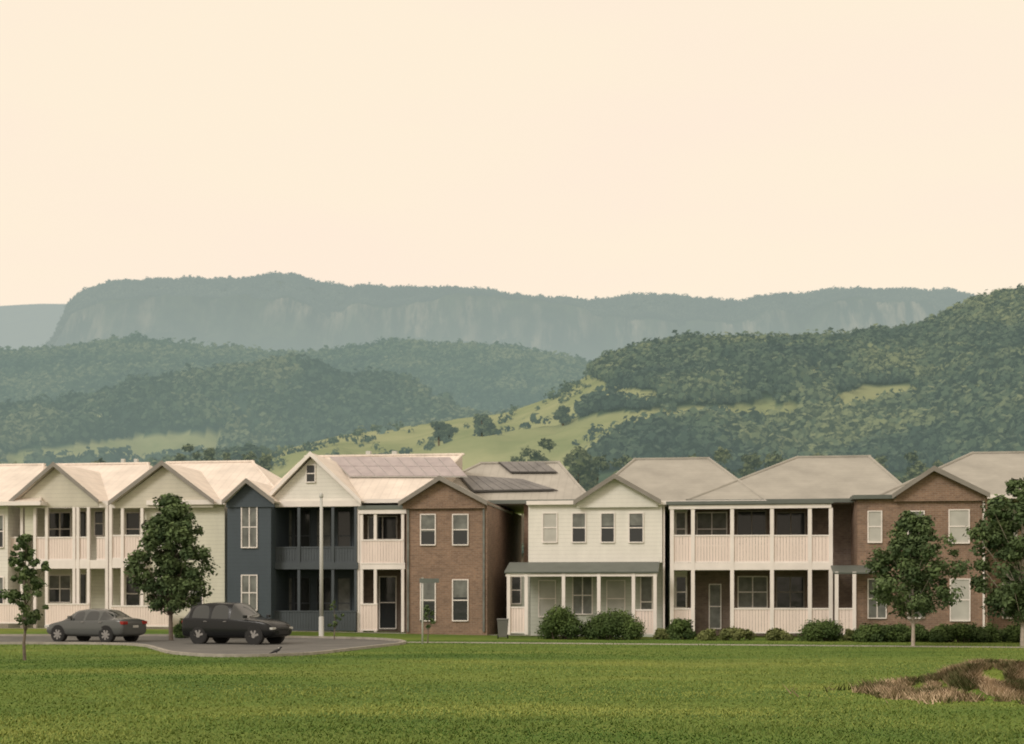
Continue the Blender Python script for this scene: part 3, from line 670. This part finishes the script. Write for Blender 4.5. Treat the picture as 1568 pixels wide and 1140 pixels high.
# ================================================================ CARS
def carpaint(name,c,spec=0.4,coat=0.15):
    m=M(name); m.col(c); m.rough(0.25); m.b.inputs['Specular IOR Level'].default_value=spec; m.b.inputs['Coat Weight'].default_value=coat; return m.m
m=M('car_glass'); m.col((0.03,0.034,0.035,1)); m.rough(0.05); m.b.inputs['Specular IOR Level'].default_value=0.8; MAT['cglass']=m.m
MAT['tyre']=paint('tyre_rubber',(0.02,0.02,0.02,1),0.9); m=M('alloy'); m.col((0.24,0.23,0.22,1)); m.rough(0.4); MAT['alloy']=m.m
m=M('tail_light'); m.col((0.28,0.015,0.012,1)); m.rough(0.2); MAT['tail']=m.m
m=M('head_light'); m.col((0.5,0.5,0.47,1)); m.rough(0.15); MAT['head']=m.m
def car(name,loc,yaw,st,wb,wr,paintm,W2,scale=1.0):
    e=empty(name,loc,yaw); e.scale=(scale,)*3; V=[];Fc=[];MI=[]
    for (x,zb,belt,top,hb,hr,k) in st:
        w=hb+0.03
        ring=[(0,zb),(w*0.90,zb),(w,zb+0.16),(w+0.01,(zb+belt)/2+0.05),(hb,belt),(hr,top-0.05),(hr*0.82,top-0.005),(0,top+0.015)]
        full=[(x,-y,z) for y,z in ring]+[(x,y,z) for y,z in ring[::-1]][1:-1]
        V+=full
    n=14
    for i in range(len(st)-1):
        kd=st[i][6]
        for j in range(n):
            a=i*n+j; b=i*n+(j+1)%n; Fc.append((a,b,b+n,a+n))
            mi=0
            if kd=='g' and j in (4,9): mi=1
            if kd=='w' and j in (4,5,6,7,8,9): mi=1
            MI.append(mi)
    Fc.append(tuple(range(n))[::-1]); MI.append(0); Fc.append(tuple(range((len(st)-1)*n,len(st)*n))); MI.append(0)
    o=mk('body',V,Fc,[paintm,MAT['cglass']],e,True)
    for p,mi in zip(o.data.polygons,MI): p.material_index=mi
    bm=bmesh.new(); bm.from_mesh(o.data); bmesh.ops.recalc_face_normals(bm,faces=bm.faces[:])
    cl=bm.edges.layers.float.get('crease_edge') or bm.edges.layers.float.new('crease_edge')
    for ed in bm.edges:
        ms={f.material_index for f in ed.link_faces}
        if len(ms)>1: ed[cl]=0.9
        if len(ed.link_faces)==2 and all(v.index%n in (4,10) for v in ed.verts) : ed[cl]=max(ed[cl],0.6)
    bm.to_mesh(o.data); bm.free()
    sb=o.modifiers.new('subd','SUBSURF'); sb.levels=2; sb.render_levels=2
    def cyl(name,x,y,z,r,w,mat,seg=28):
        V=[];Fc=[]
        for s_ in (-w/2,w/2):
            for i in range(seg):
                g=6.28318*i/seg; V.append((x+math.cos(g)*r,y+s_,z+math.sin(g)*r))
        for i in range(seg): Fc.append((i,(i+1)%seg,seg+(i+1)%seg,seg+i))
        Fc.append(tuple(range(seg))[::-1]); Fc.append(tuple(range(seg,2*seg))); return mk(name,V,Fc,mat,e)
    for i,x in enumerate(wb):
        for s_ in (-1,1):
            t_='%d%s'%(i,'lr'[s_>0])
            cyl('wheel_arch_'+t_,x,s_*(W2-0.09),wr+0.03,wr+0.065,0.22,MAT['tyre'])
            cyl('tyre_'+t_,x,s_*(W2-0.075),wr,wr,0.22,MAT['tyre'])
            cyl('rim_'+t_,x,s_*(W2+0.028),wr,wr*0.25,0.03,MAT['alloy'],20)
            V=[];Fc=[]
            for q in range(7):
                g=q*0.8976+0.3; c_,s2=math.cos(g),math.sin(g); k=len(V); y=s_*(W2+0.038)
                for (rr_,hw) in ((0.0,0.04),(wr*0.68,0.045)):
                    V+=[(x+c_*rr_-s2*hw,y+0.001*q,wr+s2*rr_+c_*hw),(x+c_*rr_+s2*hw,y+0.001*q,wr+s2*rr_-c_*hw)]
                Fc.append((k,k+1,k+3,k+2))
            mk('spokes_'+t_,V,Fc,MAT['alloy'],e)
    def bx(name,x0,x1,y0,y1,z0,z1,mat):
        V=[(x,y,z) for z in (z0,z1) for y in (y0,y1) for x in (x0,x1)]
        o=mk(name,V,[(0,2,3,1),(4,5,7,6),(0,1,5,4),(2,6,7,3),(0,4,6,2),(1,3,7,5)],mat,e); b=o.modifiers.new('bev','BEVEL'); b.width=0.02; b.segments=2
    xr,xf=st[0][0],st[-1][0]; zb=st[2][2]
    for s_ in (-1,1):
        y=s_*(W2-0.22); q='lr'[s_>0]
        bx('tail_light_'+q,xr-0.01,xr+0.22,y-0.15,y+0.17,zb-0.22,zb-0.08,MAT['tail'])
        bx('head_light_'+q,xf-0.30,xf-0.03,y-0.14,y+0.15,0.62,0.72,MAT['head'])
        bx('mirror_'+q,st[-5][0]+0.0,st[-5][0]+0.14,s_*(W2+0.02)-0.08,s_*(W2+0.02)+0.08,zb+0.02,zb+0.15,paintm)
        for k,xd in enumerate((-0.85,0.12)): bx('door_handle_%d%s'%(k,q),xd-0.25,xd-0.08,s_*(W2+0.03)-0.02,s_*(W2+0.03)+0.02,zb-0.14,zb-0.11,MAT['alloy'])
    bx('number_plate',xr-0.03,xr-0.0,-0.18,0.18,0.62,0.73,MAT['head']); bx('grille',xf-0.06,xf+0.005,-0.4,0.4,0.42,0.58,MAT['tyre'])
    return e
def place(px,d): x=(px-CX)/F*d; return (x,d,0.006)
BLK=carpaint('black_car_paint',(0.009,0.010,0.011,1),0.25,0.12); GRY=carpaint('grey_car_paint',(0.085,0.09,0.088,1),0.4,0.25)
suv=[(-2.25,0.42,0.75,0.82,0.74,0.64,'b'),(-2.22,0.30,0.98,1.02,0.85,0.74,'b'),(-2.16,0.26,1.08,1.13,0.88,0.76,'w'),(-1.86,0.24,1.10,1.60,0.89,0.66,'b'),(-1.72,0.24,1.10,1.68,0.89,0.67,'g'),(-0.85,0.24,1.07,1.76,0.90,0.68,'b'),(-0.76,0.24,1.07,1.76,0.90,0.68,'g'),(0.10,0.24,1.05,1.73,0.90,0.67,'b'),(0.17,0.24,1.05,1.71,0.90,0.66,'w'),(0.88,0.24,1.03,1.12,0.89,0.76,'b'),(1.55,0.25,0.99,1.05,0.88,0.76,'b'),(2.0,0.28,0.90,0.96,0.84,0.70,'b'),(2.2,0.34,0.70,0.78,0.74,0.60,'b'),(2.25,0.40,0.56,0.62,0.66,0.5,'b')]
car('parked_suv',place(364,55.6),math.radians(-22),suv,(-1.36,1.36),0.36,BLK,0.90,0.91)
sed=[(-2.2,0.40,0.70,0.76,0.70,0.60,'b'),(-2.17,0.28,0.94,0.99,0.80,0.70,'b'),(-1.85,0.24,0.99,1.04,0.85,0.72,'b'),(-1.55,0.22,0.97,1.06,0.86,0.70,'w'),(-0.95,0.22,0.95,1.38,0.87,0.60,'b'),(-0.88,0.22,0.95,1.40,0.87,0.60,'g'),(-0.15,0.22,0.93,1.45,0.88,0.61,'b'),(-0.08,0.22,0.93,1.45,0.88,0.61,'g'),(0.52,0.22,0.92,1.38,0.88,0.60,'b'),(0.58,0.22,0.92,1.36,0.88,0.60,'w'),(1.20,0.22,0.89,0.96,0.86,0.72,'b'),(1.75,0.24,0.80,0.86,0.83,0.68,'b'),(2.05,0.27,0.70,0.75,0.76,0.60,'b'),(2.2,0.34,0.55,0.60,0.64,0.50,'b')]
car('parked_sedan',place(146,58.5),math.radians(180-24),sed,(-1.32,1.33),0.32,GRY,0.88,0.92)

# ================================================================ STREET FURNITURE
def revolve(name,prof,mat,parent,seg=16):
    V=[];Fc=[]
    for r,z in prof:
        for i in range(seg):
            g=6.28318*i/seg; V.append((r*math.cos(g),r*math.sin(g),z))
    for k in range(len(prof)-1):
        for i in range(seg): Fc.append((k*seg+i,k*seg+(i+1)%seg,(k+1)*seg+(i+1)%seg,(k+1)*seg+i))
    Fc.append(tuple(range(seg))[::-1]); Fc.append(tuple(range((len(prof)-1)*seg,len(prof)*seg)))
    return mk(name,V,Fc,mat,parent,True)
def bxo(name,x0,x1,y0,y1,z0,z1,mat,e,bev=0.01):
    V=[(x,y,z) for z in (z0,z1) for y in (y0,y1) for x in (x0,x1)]
    o=mk(name,V,[(0,2,3,1),(4,5,7,6),(0,1,5,4),(2,6,7,3),(0,4,6,2),(1,3,7,5)],mat,e); b=o.modifiers.new('bev','BEVEL'); b.width=bev; b.segments=2; return o
x,y,_=place(492,62.5); e=empty('light_pole',(x,y,0.02))
revolve('base',[(0.15,0),(0.15,0.05),(0.11,0.08),(0.11,0.9),(0.085,0.95)],MAT['steel'],e)
revolve('shaft',[(0.085,0.9),(0.078,3.5),(0.065,6.1)],MAT['steel'],e)
revolve('cap',[(0.065,6.1),(0.09,6.14),(0.09,6.26),(0.03,6.35)],MAT['steel'],e)
x,y,_=place(647,55.5); e=empty('street_sign',(x,y,0)); revolve('post',[(0.035,-0.1),(0.035,2.55)],MAT['steel'],e,10)
bxo('name_blade',-0.12,0.64,-0.055,-0.037,2.36,2.53,MAT['gut'],e,0.004)
bxo('bracket',-0.04,0.04,-0.06,0.04,2.53,2.56,MAT['steel'],e,0.004)
def bin_(px,d,mat,lid):
    x,y,_=place(px,d); e=empty('wheelie_bin',(x,y,float(ground_z(x,y)))); e.scale=(0.85,0.85,0.85)
    V=[(-.22,-.26,.08),(.22,-.26,.08),(.22,.2,.08),(-.22,.2,.08),(-.29,-.34,.95),(.29,-.34,.95),(.29,.3,.95),(-.29,.3,.95)]
    o=mk('bin_body',V,[(0,3,2,1),(4,5,6,7),(0,1,5,4),(1,2,6,5),(2,3,7,6),(3,0,4,7)],mat,e); b=o.modifiers.new('b','BEVEL'); b.width=0.03; b.segments=2
    bxo('lid',-.31,.31,-.37,.34,.955,1.03,lid,e,0.03); bxo('handle',-.25,.25,.345,.40,.9,.94,mat,e)
    for s_ in (-1,1):
        V=[];Fc=[]; tube(V,Fc,(s_*0.22,0.24,0.10),(s_*0.28,0.24,0.10),0.10,0.10,14); Fc.append(tuple(range(14))); Fc.append(tuple(range(14,28))); mk('wheel_%s'%'lr'[s_>0],V,Fc,MAT['tyre'],e)
BB=paint('bin_grey',(0.13,0.13,0.12,1)); LR=paint('bin_lid',(0.17,0.17,0.16,1))
bin_(770,62.3,BB,LR)
x,y,_=place(424,44.5); e=empty('magpie',(x,y,float(ground_z(x,y))+0.006))
def skin(name,pts,edges,rad,mat,par):
    me=bpy.data.meshes.new(name); me.from_pydata(pts,edges,[]); o=bpy.data.objects.new(name,me); sc.collection.objects.link(o); o.parent=par
    sk=o.modifiers.new('skin','SKIN'); 
    for i,r in enumerate(rad): me.skin_vertices[0].data[i].radius=(r,r)
    me.skin_vertices[0].data[0].use_root=True
    s_=o.modifiers.new('s','SUBSURF'); s_.levels=2; s_.render_levels=2; me.materials.append(mat); return o
bk=paint('magpie_black',(0.015,0.015,0.017,1)); bw=paint('magpie_white',(0.6,0.58,0.55,1))
skin('body',[(0,0,0.15),(0.06,0,0.17),(0.10,0,0.22),(0.13,0,0.25),(0.17,0,0.245),(-0.07,0,0.12),(-0.16,0,0.08),(-0.24,0,0.05)],[(0,1),(1,2),(2,3),(3,4),(0,5),(5,6),(6,7)],[0.05,0.045,0.03,0.03,0.008,0.045,0.025,0.015],bk,e)
skin('nape',[(0.04,0,0.205),(0.085,0,0.235)],[(0,1)],[0.02,0.02],bw,e)
for s_ in (-1,1): skin('leg_%s'%'lr'[s_>0],[(0.0,s_*0.02,0.12),(-0.01,s_*0.02,0.06),(0.005,s_*0.02,0.005),(0.035,s_*0.02,0.004)],[(0,1),(1,2),(2,3)],[0.012,0.006,0.005,0.004],bk,e)

# ================================================================ WORLD / LIGHT / CAMERA
w=bpy.data.worlds.new('World'); sc.world=w; w.use_nodes=True; nt=w.node_tree; nt.nodes.clear()
out=nt.nodes.new('ShaderNodeOutputWorld'); mx=nt.nodes.new('ShaderNodeMixShader'); mx.inputs[0].default_value=0.96
sky=nt.nodes.new('ShaderNodeTexSky'); sky.sky_type='NISHITA'; sky.sun_disc=False; sky.sun_elevation=math.radians(32); sky.sun_rotation=math.radians(222)
b1=nt.nodes.new('ShaderNodeBackground'); b1.inputs[1].default_value=0.10; nt.links.new(sky.outputs[0],b1.inputs[0])
b2=nt.nodes.new('ShaderNodeBackground'); b2.inputs[1].default_value=1.04
tc=nt.nodes.new('ShaderNodeTexCoord'); mp=nt.nodes.new('ShaderNodeMapping'); mp.inputs['Scale'].default_value=(1.5,1.5,6); nt.links.new(tc.outputs['Generated'],mp.inputs[0])
nz=nt.nodes.new('ShaderNodeTexNoise'); nz.inputs['Scale'].default_value=2.2; nz.inputs['Detail'].default_value=4; nt.links.new(mp.outputs[0],nz.inputs['Vector'])
rp=nt.nodes.new('ShaderNodeValToRGB'); rp.color_ramp.elements[0].position=0.40; rp.color_ramp.elements[0].color=lin((254,238,214)); rp.color_ramp.elements[1].position=0.80; rp.color_ramp.elements[1].color=lin((254,234,215))
nt.links.new(nz.outputs['Fac'],rp.inputs[0]); nt.links.new(rp.outputs[0],b2.inputs[0])
nt.links.new(b1.outputs[0],mx.inputs[1]); nt.links.new(b2.outputs[0],mx.inputs[2]); nt.links.new(mx.outputs[0],out.inputs[0])
sd=bpy.data.lights.new('sun','SUN'); sd.energy=1.5; sd.angle=math.radians(18); sd.color=(1,0.94,0.87); so=bpy.data.objects.new('sun',sd); sc.collection.objects.link(so)
dirv=Vector((math.sin(math.radians(222))*math.cos(math.radians(32)),math.cos(math.radians(222))*math.cos(math.radians(32)),math.sin(math.radians(32))))
so.rotation_euler=dirv.to_track_quat('Z','Y').to_euler(); so.location=(-30,-20,40)
cd=bpy.data.cameras.new('camera'); co=bpy.data.objects.new('camera',cd); sc.collection.objects.link(co); co.location=(0,0,EH); co.rotation_euler=(math.radians(90),0,0)
cd.sensor_width=36; cd.lens=36*F/1568; cd.shift_y=(HY-570)/1568; cd.clip_end=20000; cd.clip_start=0.5
cd.dof.use_dof=True; cd.dof.focus_distance=16.0; cd.dof.aperture_fstop=2.6
sc.camera=co
sc.view_settings.view_transform='Standard'; sc.view_settings.look='None'; sc.view_settings.exposure=0
